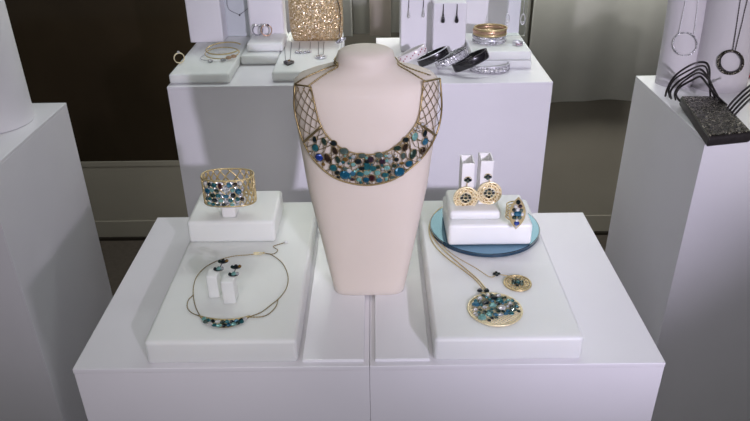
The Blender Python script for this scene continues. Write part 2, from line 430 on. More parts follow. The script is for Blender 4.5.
for pairs in ((((295.5,84.5),(305,79),(318,73),(329,68.5),(338.5,64.5)), ((308.5,87),(318,80),(328,73.5),(338.8,67)))), ((((438,78.5),(426,75),(414,71),(405,67.5),(398.6,63.5)), ((425,82),(418,78),(409,72.5),(398.6,66.5)))):
    mb = MB()
    for P in pairs:
        pts = [hit(*p) for p in P]
        e = pts[-1]; sg = math.copysign(1, e.x-BXC)
        pts += [V((BXC+sg*.0335, e.y+.012, e.z+.001)), V((BXC+sg*.027, .752, e.z+.003))]
        chain(mb, pts, .0009, .0018)
    mb.build('chain', 'bronze', bib, smooth=True)

# ------------------------------------------------------------------ jewellery pieces helpers
def gem_child(parent, p, n, rx, ry, h, col, rot=0, up=V((0, 0, 1))):
    return MB().gem(p, n, rx, ry, h, rot, up=up).build('gem', 'gem_'+col, parent)
def local(c, n, up=V((0, 0, 1))):
    u, v, nn = frame_of(n, up); c = V(c)
    return lambda a, b_, d=0: c + u*a + v*b_ + nn*d
def filigree(mb, c, n, r, up=V((0, 0, 1)), w=.0005, petals=16, inner=.52):
    f = local(c, n, up)
    mb.ring(c, n, r, r, w*1.8, 48, 6, up); mb.ring(c, n, r*.80, r*.80, w, 40, 5, up); mb.ring(c, n, r*inner, r*inner, w, 32, 5, up)
    for k in range(petals):
        t = 2*pi*k/petals; mb.ring(f(r*.90*cos(t), r*.90*sin(t)), n, r*.11, r*.11, w*.9, 10, 4, up)
        t += pi/petals; q = (inner+.80)/2
        mb.ring(f(r*q*cos(t), r*q*sin(t)), n, r*.13, r*.12, w*.9, 10, 4, up)
        mb.tube([f(r*.1*cos(t), r*.1*sin(t)), f(r*inner*cos(t), r*inner*sin(t))], w*.8, 4)
def flower(parent, c, n, r, cols, up=V((0, 0, 1)), k=6):
    f = local(c, n, up); gem_child(parent, f(0, 0, .0006), n, r*.34, r*.34, r*.3, cols[0], up=up)
    for i in range(k):
        t = 2*pi*i/k + .3
        gem_child(parent, f(r*.66*cos(t), r*.66*sin(t), .0004), n, r*.30, r*.22, r*.25, cols[1 + i % (len(cols)-1)], t, up)

# ------------------------------------------------------------------ cuff bracelet on its stand (left block)
BT = .061
ctr = at(229.3, 196, y=.772); cz0 = at(229, 207.5, y=.757).z; cz1 = at(229, 181, y=.757).z
ccx, ccy, ca, cb = ctr.x, .776, .0325, .0180
st = thing('bracelet_stand', 'small white post with oval top holding up the gem cuff', 'stand', (ccx, ccy-.004, BT))
MB().box(ccx-.0098, ccx+.0078, ccy-.0155, ccy+.008, BT, cz0-.0035).build('post', 'stand', st, bevel=.002)
MB().cyl((ccx, ccy, cz0-.0035), ca*.80, ca*.80, .0035, 40, ry=cb*.86).build('top_plate', 'stand', st)
cuff = thing('cuff_bracelet', 'openwork gold cuff with blue and green gem panel on the left block', 'bracelet', (ccx, ccy, cz0))
E_ = 2.5
def cpt(t, z, k=1):
    c, s_ = cos(t), sin(t)
    return V((ccx + ca*k*math.copysign(abs(c)**(2/E_), c), ccy + cb*k*math.copysign(abs(s_)**(2/E_), s_), z))
mb = MB()
for z in (cz0+.0008, cz1-.0008): mb.tube([cpt(2*pi*i/72, z) for i in range(72)], .0011, 6, True)
mb.build('rim', 'gold', cuff, smooth=True)
mb = MB()
NW = 20
for k in range(NW):
    for d in (1, -1):
        mb.tube([cpt(2*pi*(k + d*2.2*q/10)/NW, cz0+.001+(cz1-cz0-.002)*q/10) for q in range(11)], .00105, 5)
mb.build('lattice', 'gold', cuff, smooth=True)
tA, tB = 1.5*pi-.92, 1.5*pi+.60       # gem panel across the front
nP = 20
mb = MB(); out = [cpt(tA+(tB-tA)*i/nP, 0, 1.02) for i in range(nP+1)]; inn = [cpt(tA+(tB-tA)*i/nP, 0, .97) for i in range(nP, -1, -1)]
mb.rings([[V((p.x, p.y, cz0-.0004)) for p in out+inn], [V((p.x, p.y, cz1-.0002)) for p in out+inn]])
panel = mb.build('gem_panel', 'pavesilver', cuff)
ch = cz1-cz0
cg = [(.13,.42,.0040,.0040,'turq'),(.86,.42,.0042,.0040,'turq'),(.24,.15,.0026,.0028,'dark'),(.38,.17,.0034,.0034,'teal'),(.52,.20,.0026,.0042,'wine'),(.66,.17,.0034,.0034,'sky'),
      (.80,.14,.0028,.0028,'brown'),(.94,.13,.0024,.0028,'crystal'),(.08,.16,.0024,.0026,'crystal'),(.30,.36,.0028,.0028,'aqua'),(.43,.38,.0032,.0026,'green'),(.60,.38,.0028,.0026,'pale'),
      (.72,.36,.0028,.0026,'aqua'),(.30,.56,.0036,.0030,'green'),(.45,.56,.0036,.0030,'teal'),(.60,.58,.0034,.0028,'sky'),(.72,.55,.0032,.0032,'dark'),(.20,.70,.0028,.0026,'teal'),
      (.34,.74,.0034,.0030,'dark'),(.50,.74,.0032,.0028,'aqua'),(.66,.74,.0032,.0028,'teal'),(.82,.70,.0030,.0030,'teal'),(.94,.72,.0026,.0026,'brown'),(.08,.72,.0024,.0026,'grey'),
      (.14,.88,.0028,.0022,'aqua'),(.28,.90,.0028,.0022,'teal'),(.42,.90,.0028,.0022,'grey'),(.55,.90,.0028,.0024,'dark'),(.68,.90,.0028,.0022,'aqua'),(.80,.89,.0028,.0022,'pale'),(.92,.90,.0024,.0022,'crystal')]
for a, b_, rx, ry, col in cg:
    t = tA+(tB-tA)*a; p = cpt(t, cz1-ch*b_, 1.025); q = cpt(t+.02, 0)-cpt(t-.02, 0); n = V((q.y, -q.x, 0)).normalized()
    gem_child(panel, p, n, rx*1.04, ry*1.04, .0020, col)

# ------------------------------------------------------------------ gem bar necklace and small earrings on the left slab
S = lambda x, y, dz=.0008: at(x, y, z=SZ+dz)
q8 = lambda x, y, dz=.0008: at(180+x/3.827, 230+y/3.827, z=SZ+dz)
nk = thing('gem_bar_necklace', 'fine gold necklace with crescent gem bar lying on the left slab', 'necklace', S(235, 290, 0))
mb = MB()
chain(mb, [q8(300,90), q8(262,95), q8(205,100), q8(150,115), q8(100,140), q8(66,175), q8(52,215), q8(52,260), q8(62,300), q8(80,333)], .0006)
chain(mb, [q8(316,88), q8(350,95), q8(390,125), q8(412,170), q8(410,215), q8(385,255), q8(350,285), q8(310,315), q8(265,332)], .0006)
mb.build('chain', 'bronze', nk, smooth=True)
mb = MB(); chain(mb, [q8(52,248), q8(32,268), q8(28,295), q8(45,317), q8(80,331)], .0006); mb.build('side_loop', 'bronze', nk, smooth=True); mb = MB()
chain(mb, [q8(376,262), q8(366,294), q8(335,324), q8(300,333), q8(265,333)], .0006)
mb.build('side_loop', 'bronze', nk, smooth=True)
mb = MB(); chain(mb, [q8(330,90), q8(358,91), q8(374,77), q8(357,63), q8(385,53), q8(405,47)], .0006)
mb.build('extension_chain', 'bronze', nk, smooth=True)
mb = MB(); mb.ring(q8(306,90,.0016), (0,0,1), .0022, .0022, .0006, 14, 5); mb.box(*[k for k in (q8(282,90).x, q8(300,90).x)], q8(290,93).y, q8(290,87).y, SZ+.0002, SZ+.0020); mb.ring(q8(320,88,.0016), (0,0,1), .0016, .0016, .0005, 12, 5)
mb.build('clasp', 'goldpale', nk, smooth=False)
p = q8(406, 47, .0012); MB().gem(p, (0,0,1), .0028, .0018, .0016).build('end_drop', 'silver', nk)
mb = MB(); top = smooth_path([q8(74,331,0), q8(120,341,0), q8(170,345,0), q8(220,342,0), q8(268,331,0)], 6); bot = smooth_path([q8(74,333,0), q8(105,358,0), q8(150,374,0), q8(205,369,0), q8(268,334,0)], 6)
loop = top + bot[::-1]
mb.rings([[V((p.x, p.y, SZ+.0002)) for p in loop], [V((p.x, p.y, SZ+.0018)) for p in loop]])
gbar = mb.build('gem_bar', 'bronze', nk)
for i, (x, y, c) in enumerate([(92,340,'aqua'),(108,346,'teal'),(126,349,'dark'),(144,351,'crystal'),(162,352,'green'),(180,351,'teal'),(198,351,'dark'),(216,348,'sky'),(233,345,'dark'),(248,340,'crystal'),
                               (114,358,'crystal'),(132,364,'teal'),(150,366,'aqua'),(168,366,'dark'),(186,364,'turq'),(204,361,'aqua'),(221,357,'green'),(98,351,'grey'),(236,351,'teal')]):
    gem_child(gbar, q8(x, y, .0018), (0,0,1), .0027, .0031, .0016, c, i*.7, V((0,1,0)))
for k, (bx0, bx1, by, tops, label, lab2) in enumerate([
        (110, 153, 262, ((165,119),(148,148)), 'tiny white post at the left under a cluster earring inside the necklace loop', 'small two gem cluster earring, left of the pair inside the necklace loop'),
        (166, 214, 285, ((214,140),(205,168)), 'tiny white post at the right under a cluster earring inside the necklace loop', 'small two gem cluster earring, right of the pair inside the necklace loop')]):
    a, b_ = q8(bx0, by, 0), q8(bx1, by, 0); dp = b_.x-a.x
    tp = at(180+(tops[1][0])/3.827, 230+(tops[1][1]+9)/3.827, y=a.y)
    th = max(.012, min(.03, tp.z-SZ))
    o = MB().box(a.x, b_.x, a.y, a.y+dp*1.25, SZ, SZ+th).build('earring_post', 'acrylic', loc=((a.x+b_.x)/2, a.y+dp/2, SZ), bevel=.0015)
    tag(o, label, 'stand')
    zt = SZ+th
    g0 = at(180+tops[0][0]/3.827, 230+tops[0][1]/3.827, z=zt+.0014); g1 = at(180+tops[1][0]/3.827, 230+tops[1][1]/3.827, z=zt+.0014)
    er = thing('cluster_earring', lab2, 'earring', (g1.x, g1.y, zt))
    mb = MB(); mb.tube([g0+V((0,0,-.0008)), g1+V((0,0,-.0008))], .0006, 6); mb.gem(g0+V((0,0,-.0008)), (0,0,1), .0058, .0042, .0006); mb.gem(g1+V((0,0,-.0008)), (0,0,1), .0058, .0042, .0006)
    er = mb.build('setting', 'gunmetal', er)
    for g, cs in ((g0, ('dark', 'green', 'amber')), (g1, ('aqua', 'dark', 'pale'))):
        gem_child(er, g, (0,0,1), .0028, .0034, .0020, cs[0]); gem_child(er, g+V((-.0040,-.0006,0)), (0,0,1), .0022, .0026, .0016, cs[1]); gem_child(er, g+V((.0040,.0006,0)), (0,0,1), .0022, .0026, .0014, cs[2])

# ------------------------------------------------------------------ pendant necklaces on the right slab
def pend_gems(parent, c, r, n, region, cols, smin, smax, seed, lift):
    rnd = random.Random(seed); placed = []
    for _ in range(6000):
        if len(placed) >= n: break
        a, b_ = rnd.uniform(-r, r), rnd.uniform(-r, r); s = rnd.uniform(smin, smax)
        if a*a+b_*b_ > (r-s)**2 or not region(a/r, b_/r): continue
        if any((a-x)**2+(b_-y)**2 < ((s+q)*.86)**2 for x, y, q in placed): continue
        placed.append((a, b_, s))
        gem_child(parent, V(c)+V((a, b_, lift)), (0,0,1), s, s*rnd.uniform(.75, 1), s*.55, rnd.choice(cols), rnd.uniform(0, 3), V((0,1,0)))
UPY = V((0, 1, 0))
bp = at(495, 309, z=SZ+.0012); BR = .0290
pn = thing('pendant_necklace', 'gold chain necklace with large round gem covered disc on the right slab', 'necklace', (bp.x, bp.y, SZ))
mb = MB(); mb.ring(bp, (0,0,1), BR, BR, .0011, 56, 6, UPY); mb.ring(bp, (0,0,1), BR*.9, BR*.9, .0006, 48, 5, UPY)
for k in range(-9, 10):
    d = BR*k/10; L = sqrt(BR*BR-d*d)
    for s_ in (1, -1):
        u = V((cos(pi/4*s_), sin(pi/4*s_), 0)); w = V((-u.y, u.x, 0)); mb.tube([bp+w*d-u*L, bp+w*d+u*L], .0005, 5)
pdisc = mb.build('filigree_disc', 'goldpale', pn, smooth=True)
pend_gems(pdisc, bp, BR*.97, 84, lambda a, b_: b_ > -.62 + .42*a, ['dark','green','teal','grey','aqua','green','sky','aqua','pale','crystal','grey','teal'], .0020, .0050, 5, .0011)
for dx in (-.0042, .0035): gem_child(pn, bp+V((dx-.008, BR+.0030+abs(dx)*.2, .0009)), (0,0,1), .0033, .0030, .0024, 'dark')
q6 = lambda x, y, dz=.0009: at(410+x/3.61, 195+y/3.61, z=SZ+dz)
mb = MB()
chain(mb, [bp+V((-.012, BR+.003, .0002)), q6(272,350), q6(235,305), q6(185,265), q6(128,222), q6(88,180), q6(70,140), q6(72,100), q6(90,65), q6(120,42), q6(150,35), q6(170,22)], .0009)
chain(mb, [bp+V((-.005, BR+.003, .0002)), q6(283,350), q6(246,306), q6(196,262), q6(140,215), q6(98,172), q6(78,138), q6(79,104), q6(98,70), q6(124,48), q6(150,42), q6(175,28)], .0009)
mb.build('chain', 'gold', pn, smooth=True)
sp_ = at(517.5, 283, z=SZ+.0012); SR = .0152
sn = thing('pendant_necklace', 'gold chain necklace with small filigree disc, right of the large pendant', 'necklace', (sp_.x, sp_.y, SZ))
mb = MB(); filigree(mb, sp_, (0,0,1), SR, UPY, .0006, 14); sdisc = mb.build('filigree_disc', 'gold', sn, smooth=True)
flower(sdisc, sp_, (0,0,1), SR*.52, ['teal','green','dark','green'], UPY)
kb = at(496.5, 274, z=SZ+.0012)
for dx, dy in ((-.0028,0),(.0028,0),(0,.0026),(0,-.0026)): gem_child(sn, kb+V((dx,dy,0)), (0,0,1), .0020, .0020, .0018, 'dark')
mb = MB(); mb.tube([kb, sp_+V((-.006, SR*.92, 0))], .0006, 5)
chain(mb, [kb, q6(290,296), q6(235,262), q6(175,228), q6(132,196), q6(104,160), q6(88,130), q6(88,105)], .0006)
mb.build('chain', 'gold', sn, smooth=True)

# ------------------------------------------------------------------ earring stands and disc earrings (right)
def tube_stand(x0, x1, y0, y1, z0, z1, label):
    w = .0014
    mb = MB().box(x0, x1, y0, y0+w, z0, z1); mb.box(x0, x1, y1-w, y1, z0, z1); mb.box(x0, x0+w, y0+w, y1-w, z0, z1); mb.box(x1-w, x1, y0+w, y1-w, z0, z1); mb.box(x0+w, x1-w, y0+w, y1-w, z0, z0+w)
    return tag(mb.build('earring_stand', 'stand', loc=((x0+x1)/2, (y0+y1)/2, z0)), label, 'stand', 'square tube earring stands')
ES = .760
for (ax, bx, ty, sx, sy, dx, dy, lab, lab2) in [
        (462.5, 475, 163.6, 468, 179.5, 465.8, 198, 'open white square tube stand, left of the two on the mirror blocks', 'gold filigree disc earring with gem stud, left of the pair by the mirror'),
        (481.3, 494, 161.2, 488, 176.5, 489.2, 193.2, 'open white square tube stand, right of the two on the mirror blocks', 'gold filigree disc earring with gem stud, right of the pair by the mirror')]:
    a, b_ = at(ax, ty, y=ES), at(bx, ty, y=ES)
    tube_stand(a.x, b_.x, ES, ES+.026, E2, a.z, lab)
    s0 = at(sx, sy, y=ES-.0006); d0 = at(dx, dy, y=ES-.0028)
    er = thing('disc_earring', lab2, 'earring', (d0.x, d0.y, d0.z-.0145), 'gold disc earrings')
    nn = V((0, -1, 0)); r = .0148
    mb = MB(); filigree(mb, d0, nn, r, V((0,0,1)), .0006, 18); mb.cyl(d0, .001, .001, .0001, 6)
    edisc = mb.build('filigree_disc', 'goldpale', er, smooth=True)
    mb = MB(); mb.ring(d0, nn, r*.68, r*.68, .0016, 36, 5); mb.ring(d0, nn, r*.92, r*.92, .0011, 40, 5); mb.build('pave_ring', 'pavegold', er, smooth=True)
    f = local(d0, nn)
    for i, (x, y, c) in enumerate([(0,0,'green'),(.34,.03,'dark'),(-.34,.03,'dark'),(0,.36,'dark'),(0,-.34,'brown'),(.26,.26,'green'),(-.26,.26,'grey'),(.22,-.22,'grey'),(-.22,-.22,'green')]):
        gem_child(edisc, f(x*r, y*r, .0008), nn, .0021 if i < 5 else .0015, .0017 if i < 5 else .0013, .0014, c)
    mb = MB(); mb.tube([s0, d0+V((0,0,r))], .0006, 5); mb.ring(s0, nn, .0042, .0036, .0005, 16, 5); elink = mb.build('link', 'gold', er, smooth=True)
    g = local(s0, nn)
    for x, y, c in ((0,.0016,'dark'),(-.0028,-.0008,'green'),(.0028,-.0008,'dark'),(0,-.0028,'grey')): gem_child(elink, g(x, y, .0004), nn, .0022, .0019, .0016, c)

# ------------------------------------------------------------------ marquise ring on the mirror block
rb = at(516.5, 229, z=.0645); rn = V((-.12, -1, .05)).normalized()
rg = thing('cocktail_ring', 'long pointed gem cluster ring standing on the block at the mirror right', 'ring', (rb.x, rb.y, .0645))
rc = V((rb.x-.0006, rb.y+.002, .0645+.0208)); f = local(rc, rn)
rset = MB().marquise(rc, rn, .0100, .0215, .0018).build('setting', 'gold', rg)
mb = MB()
for k, z in enumerate((-.010, -.006, -.002, .002, .006)):
    pts = [rc + V((-.0015 + .0098*sin(t), .0095-.0095*cos(t), z)) for t in [.25+(2*pi-.5)*i/20 for i in range(21)]]
    mb.tube(pts, .0008, 5)
mb.build('band', 'gold', rg, smooth=True)
for x, y, rx, ry, c in [(0,.015,.0026,.0030,'dark'),(-.0026,.0095,.0024,.0024,'crystal'),(.0028,.0098,.0024,.0024,'purple'),(0,.0052,.0026,.0024,'crystal'),(-.0042,.0046,.0022,.0024,'dark'),(.0044,.0044,.0022,.0024,'grey'),
                        (.0006,-.0004,.0048,.0034,'turq'),(-.0056,-.0010,.0020,.0024,'crystal'),(.0060,-.0006,.0020,.0024,'crystal'),(-.003,-.0056,.0026,.0024,'green'),(.0032,-.0054,.0026,.0024,'grey'),(0,-.0088,.0022,.0020,'crystal'),
                        (.0004,-.0130,.0032,.0030,'royal'),(0,-.0176,.0018,.0016,'crystal')]:
    gem_child(rset, f(x, y, .0010), rn, rx*1.1, ry*1.1, .0018, c)

# ------------------------------------------------------------------ back left pedestal
SB = BZ+.019
G1 = 'low frosted blocks on the back left pedestal'
block('display_slab', -.3915, -.277, 1.256, 1.565, BZ, SB, 'low frosted block at the left end of the back pedestal under gold bangles', group=G1)
block('display_slab', -.2765, -.1985, 1.372, 1.565, BZ, SB, 'low frosted block between the two forward blocks, under the ring block', group=G1)
block('display_slab', -.198, -.0735, 1.262, 1.565, BZ, SB, 'low frosted block under the sequin clutch and flat pendants', group=G1)
HB = .34
def bz(x, y, z=SB): return at(x, y, z=z)
a, c = bz(190.5, 43), bz(224.5, 42)
block('display_column', a.x, c.x, a.y, a.y+.075, SB, HB, 'tall square white column at the left end of the back pedestal', 'column', .003, 'column')
a, c = bz(222, 37), bz(251, 37)
block('necklace_display', a.x+.006, c.x+.01, a.y+.002, a.y+.018, SB, HB, 'tall grey upright display board with a fine silver necklace, between white columns', 'panelgrey', .003, 'panel')
py_ = a.y+.002
a, c = bz(250.5, 41), bz(285, 41)
block('display_column', a.x, c.x, a.y, a.y+.05, SB, HB, 'tall white column behind the two small rings, left of the sequin clutch', 'column', .006, 'column')
cb_y = a.y
a, c = bz(247, 52), bz(283, 52)
KB = SB+.017
block('display_block', a.x, c.x, a.y, cb_y-.001, SB, KB, 'small frosted block holding two rings in front of the white column')
# silver V necklace on the grey panel
vn = thing('necklace', 'fine silver necklace with V front on the grey panel', 'necklace', at(239, 15, y=py_))
mb = MB(); W_ = lambda x, y: at(210+x/7.02, y/7.02, y=py_-.001)
chain(mb, [at(226.5, -22, y=py_-.001), W_(118,0), W_(122,40), W_(140,72), W_(205,103)], .0008, .002); chain(mb, [W_(205,103), W_(250,72), W_(270,35), at(249.5, -22, y=py_-.001)], .0008, .002)
mb.build('chain', 'steel', vn, smooth=True)
p = W_(207,106); MB().gem(p, (0,-1,0), .0018, .0022, .0016).build('pendant', 'gunmetal', vn)
# two rings on the small block
for (x, y, r, m, lab) in ((258, 30.5, .0105, 'steel', 'silver ring with crystal top, left of two on the small block'), (266.8, 31, .0112, 'rose', 'rose gold ring with small stones, right of two on the small block')):
    p = at(x, y+5.2, z=KB); yy = p.y+.002; cc = V((p.x, yy, KB+r+.0008))
    t = thing('finger_ring', lab, 'ring', (p.x, yy, KB))
    mb = MB(); mb.ring(cc, (0.2,-1,0), r, r, .0014, 28, 6); mb.build('band', m, t, smooth=True)
    MB().gem(cc+V((-.003,0,r)), (0,-.3,1), .0036, .0030, .003).build('gem', 'gem_crystal', t); MB().gem(cc+V((.004,0,r*.94)), (0,-.3,1), .0028, .0026, .0024).build('gem', 'gem_wine' if m == 'rose' else 'gem_pale', t)
# gold ring at the left edge
p = at(180.5, 63.5, z=SB); t = thing('finger_ring', 'gold ring standing on the left edge of the back pedestal block', 'ring', (p.x, p.y, SB))
cc = V((p.x-.001, p.y, SB+.0112)); MB().band(cc, (.5,-1,.0), .0108, .0108, .004, .0018, 28).build('band', 'goldpale', t, smooth=True)
MB().gem(cc+V((0,0,.0108)), (0,-.3,1), .0032, .003, .0026).build('gem', 'gem_crystal', t)
# bangles on the left block
def bangle_open(lab, c, n, a_, b_, r, m, t0, t1, charm=None, cm='pavegold', up=V((0,1,0))):
    t = thing('bangle', lab, 'bracelet', (c.x, c.y, SB), 'thin bangles on the back left block')
    u, v, nn = frame_of(n, up)
    pts = [c+u*a_*cos(q)+v*b_*sin(q) for q in [t0+(t1-t0)*i/40 for i in range(41)]]
    MB().tube(pts, r, 6).build('hoop', m, t, smooth=True)
    if charm is not None:
        for q in charm:
            MB().gem(c+u*a_*cos(q)+v*b_*sin(q), V((0,-.7,.7)), .0062, .0040, .0035, k=8).build('charm', cm, t)
    return t
c0 = at(222, 52, z=SB+.010)
bangle_open('gold bangle with flat ends, topmost of the thin bangles on the left block', V((c0.x+.004, c0.y+.004, SB+.0165)), V((-.05,-.14,1)), .036, .030, .0014, 'gold', .55, 5.75)
bangle_open('gold bangle with knot charm, middle of the thin bangles on the left block', V((c0.x+.000, c0.y, SB+.0082)), V((0,-.12,1)), .034, .029, .0012, 'gold', 0, 6.1, (5.25, 5.6), 'rose')
bangle_open('silver bangle with pave charm, lowest of the thin bangles on the left block', V((c0.x-.010, c0.y-.010, SB+.0032)), V((0,-.02,1)), .032, .028, .0010, 'silver', 0, 6.28, (5.3, 4.5), 'pavesilver')
# sequin clutch
a, c = bz(290, 42.5), bz(343.5, 42.5)
cl = thing('sequin_clutch', 'champagne gold sequin clutch standing upright behind flat pendants', 'bag', ((a.x+c.x)/2, a.y+.02, SB))
mb = MB(); n = 28; z0, z1 = SB, SB+.17; w = (c.x-a.x)/2; cx = (a.x+c.x)/2; rr = []
for k in range(n+1):
    q = k/n; z = z0+(z1-z0)*q; ins = .006*(abs(2*q-1)**6); th = .019*(1-.55*abs(2*q-1)**4)
    ring = []
    for i in range(40):
        t_ = 2*pi*i/40; ring.append(V((cx+(w-ins)*math.copysign(abs(cos(t_))**.45, cos(t_)), a.y+.02+th*math.copysign(abs(sin(t_))**.7, sin(t_)), z)))
    rr.append(ring)
mb.rings(rr); mb.build('body', 'sequins', cl, smooth=True)
MB().box(cx-w*.96, cx+w*.96, a.y+.0165, a.y+.0235, z1-.001, z1+.003).build('clasp_frame', 'gold', cl, bevel=.001)
cyf = a.y
# leaf pendant on a chain over the clutch's right side
lf = thing('leaf_pendant_necklace', 'silver leaf pendant on a fine chain at the right side of the clutch', 'necklace', at(341, 43, z=SB))
mb = MB(); x6 = lambda x, y, yy: at(250+x/6.01, y/6.01, y=yy)
chain(mb, [x6(520,-20,cyf-.002), x6(540,60,cyf-.003), x6(541,150,cyf-.004), x6(535,200,cyf-.006), x6(538,225,cyf-.008)], .0010, .002); mb.build('chain', 'gunmetal', lf, smooth=True)
lc = x6(545,247,cyf-.012); lc.z = max(lc.z, SB+.006)
MB().marquise(lc, V((.1,-1,.5)), .0045, .0135, .0016, up=V((1,0,.55))).build('leaf', 'pavesilver', lf)
# flat pendants lying on the slab before the clutch
def flat_pendant(lab, ends, meet, build):
    p = bz(*meet, SB+.0012); t = thing('flat_necklace', lab, 'necklace', (p.x, p.y, SB), 'pendants laid before the sequin clutch')
    mb = MB()
    for e, m_ in ends:
        e0 = bz(*e, SB+.001); chain(mb, [V((e0.x, cyf-.001, SB+.001)), bz(*m_, SB+.001)], .0007, .002)
    mb.build('chain', 'steel', t, smooth=True); build(t, p); return t
def heart(t, p):
    mb = MB(); pts = []
    for i in range(24):
        q = 2*pi*i/24; pts.append((16*sin(q)**3, 13*cos(q)-5*cos(2*q)-2*cos(3*q)-cos(4*q)))
    mb.rings([[p+V((x*.00066, y*.0010, -.001)) for x, y in pts], [p+V((x*.00066, y*.0010, .002)) for x, y in pts], [p+V((x*.0004, y*.0006, .0042)) for x, y in pts]])
    mb.build('heart', 'gunmetal', t); MB().gem(p+V((.001,.002,.0042)), (0,0,1), .0026, .003, .002).build('gem', 'gem_amber', t)
flat_pendant('silver necklace with dark heart pendant, leftmost of three before the clutch', [((283.8,43),(285.5,60)), ((291.3,43),(290,60))], (288.6,63), heart)
def bar(t, p):
    for i, (dx, dy, r) in enumerate(((-.0125,-.002,.0052),(-.0045,-.006,.0042),(.0042,-.004,.0044),(.0125,.001,.0054))):
        MB().gem(p+V((dx,dy,0)), (0,0,1), r, r*1.2, .0035).build('motif', 'pavesilver', t)
flat_pendant('silver necklace with row of four crystal motifs, middle of three before the clutch', [((299.4,43),(299,50)), ((310.3,43),(310,49))], (303.3,52), bar)
def disc(t, p):
    MB().gem(p, (0,0,1), .0115, .0120, .0035, k=20).build('disc', 'pavesilver', t); MB().ring(p+V((0,0,.001)), (0,0,1), .0115, .012, .0009, 28, 5).build('rim', 'silver', t, smooth=True)
flat_pendant('silver necklace with round pave disc, rightmost of three before the clutch', [((318.2,43),(318.4,54)), ((323.7,43),(323.4,54))], (320.8,57), disc)

# ------------------------------------------------------------------ back right pedestal
a, c = at(400.5, 52, z=BZ), at(431.5, 52, z=BZ); y1 = a.y
block('display_column', a.x, c.x, y1, y1+.07, BZ, HB, 'tall white column with crystal drop earrings, left on the back right pedestal', 'column', .003, 'column')
a, c = at(432, 57, z=BZ), at(465, 57, z=BZ); y2 = a.y
block('display_column', a.x, c.x, y2, y2+.06, BZ, at(450, 3, y=y2).z, 'shorter white column with black drop earrings on the back right pedestal', 'column', .003, 'column')
a, c = at(461, 40, z=BZ), at(517, 40, z=BZ); y3 = a.y+.01
block('display_column', a.x-.006, c.x+.006, y3, y3+.05, BZ, HB, 'wide white column behind the stacked gold bangles', 'column', .003, 'column')
def drop_earring(lab, px, ytop, ybot, yplane, m, gm, w, grp):
    p0, p1 = at(px, ytop, y=yplane-.001), at(px, ybot, y=yplane-.003)
    p1.x = p0.x; t = thing('drop_earring', lab, 'earring', (p0.x, p0.y, p1.z), grp)
    L = p0.z-p1.z
    mb = MB(); mb.tube([p0, V((p0.x, p0.y, p1.z+L*.3))], w*.22, 6, rf=lambda i: w*(.18 if i == 0 else .4)); mb.build('stem', m, t, smooth=True)
    prof_ = [(w*.05, L*.62), (w*.35, L*.45), (w*.75, L*.25), (w*.95, L*.12), (w*.7, L*.03), (w*.1, 0)]
    MB().lathe((p0.x, p1.y-w*.2, p1.z), prof_[::-1], 14).build('drop', gm, t, smooth=(gm == 'blackenamel'))
    return t
g_ = 'crystal drop earrings on the left white column'
drop_earring('slim drop earring with clear crystal end, left of pair on the left column', 408.8, 0, 18.5, y1, 'gunmetal', 'gem_crystal', .0036, g_)
drop_earring('slim drop earring with clear crystal end, right of pair on the left column', 423.5, 0, 17.5, y1, 'gunmetal', 'gem_crystal', .0036, g_)
g_ = 'black drop earrings on the shorter white column'
drop_earring('black teardrop earring, left of pair on the shorter column', 443.5, 4, 23, y2, 'gunmetal', 'blackenamel', .0044, g_)
drop_earring('black teardrop earring, right of pair on the shorter column', 457.3, 4, 23, y2, 'gunmetal', 'blackenamel', .0044, g_)
UZ = .1085
a, c = at(470, 69, z=BZ), at(531, 68.5, z=BZ); fy = a.y
block('display_block', a.x, c.x, fy, fy+.15, BZ, BZ+.016, 'lower frosted block of two at the right end of the back pedestal', bv=.002)
block('display_block', a.x+.0015, c.x-.001, fy+.003, fy+.147, BZ+.016, UZ, 'upper frosted block of two, under the stacked gold bangles', bv=.002)
# clear acrylic panel with two silver earrings
a, c = at(505, 36, z=UZ), at(521, 36, z=UZ); y4 = min(a.y, fy+.135)
block('earring_display', a.x, c.x+.008, y4, y4+.004, UZ, UZ+.13, 'clear upright acrylic stand with silver drop earrings behind the small ring', 'clear', .0008, 'panel')
g_ = 'silver loop drop earrings on the clear panel'
for px, lab in ((509, 'long silver drop earring, left of pair on the clear panel'), (524.7, 'long silver drop earring, right of pair on the clear panel')):
    p0, p1 = at(px, -2, y=y4-.001), at(px, 24, y=y4-.001); t = thing('drop_earring', lab, 'earring', (p0.x, p0.y, p1.z), g_)
    mb = MB(); chain(mb, [p0, V((p0.x, p0.y, p1.z+.018))], .0008, .002); mb.build('chain', 'silver', t, smooth=True)
    MB().ring((p0.x, p0.y-.001, p1.z+.010), (0,-1,0), .0045, .011, .0011, 24, 6).build('loop', 'silver', t, smooth=True)
    MB().gem((p0.x, p0.y-.001, p1.z+.004), (0,-1,0), .0026, .003, .003).build('gem', 'gem_crystal', t)
# stacked bangles
bc = at(491, 44.5, z=UZ); bc.y += .026
for i, (m, h, dx, lab) in enumerate([('pavesilver', .005, 0, 'silver pave bangle, bottom of the stack on the upper frosted block'), ('silver', .0045, .001, 'plain silver bangle, second from bottom of the stack on the upper frosted block'),
        ('pavesilver', .005, -.0008, 'crystal bangle in the middle of the stack on the upper frosted block'), ('gold', .005, .0006, 'gold bangle just above the middle of the stack on the upper frosted block'),
        ('rose', .006, -.0005, 'rose gold bangle, second from top of the stack on the upper frosted block'), ('gold', .004, .0012, 'gold bangle, topmost of the stack on the upper frosted block')]):
    z = UZ + sum([.005, .0045, .005, .005, .006, .004][:i])
    o = MB().band((bc.x+dx, bc.y, z+h/2), (0,0,1), .0345, .030, h*.96, .0028, 48, up=V((0,1,0))).build('bangle', m, loc=(bc.x+dx, bc.y, z), smooth=True)
    tag(o, lab, 'bracelet', 'bangles stacked on the frosted block')
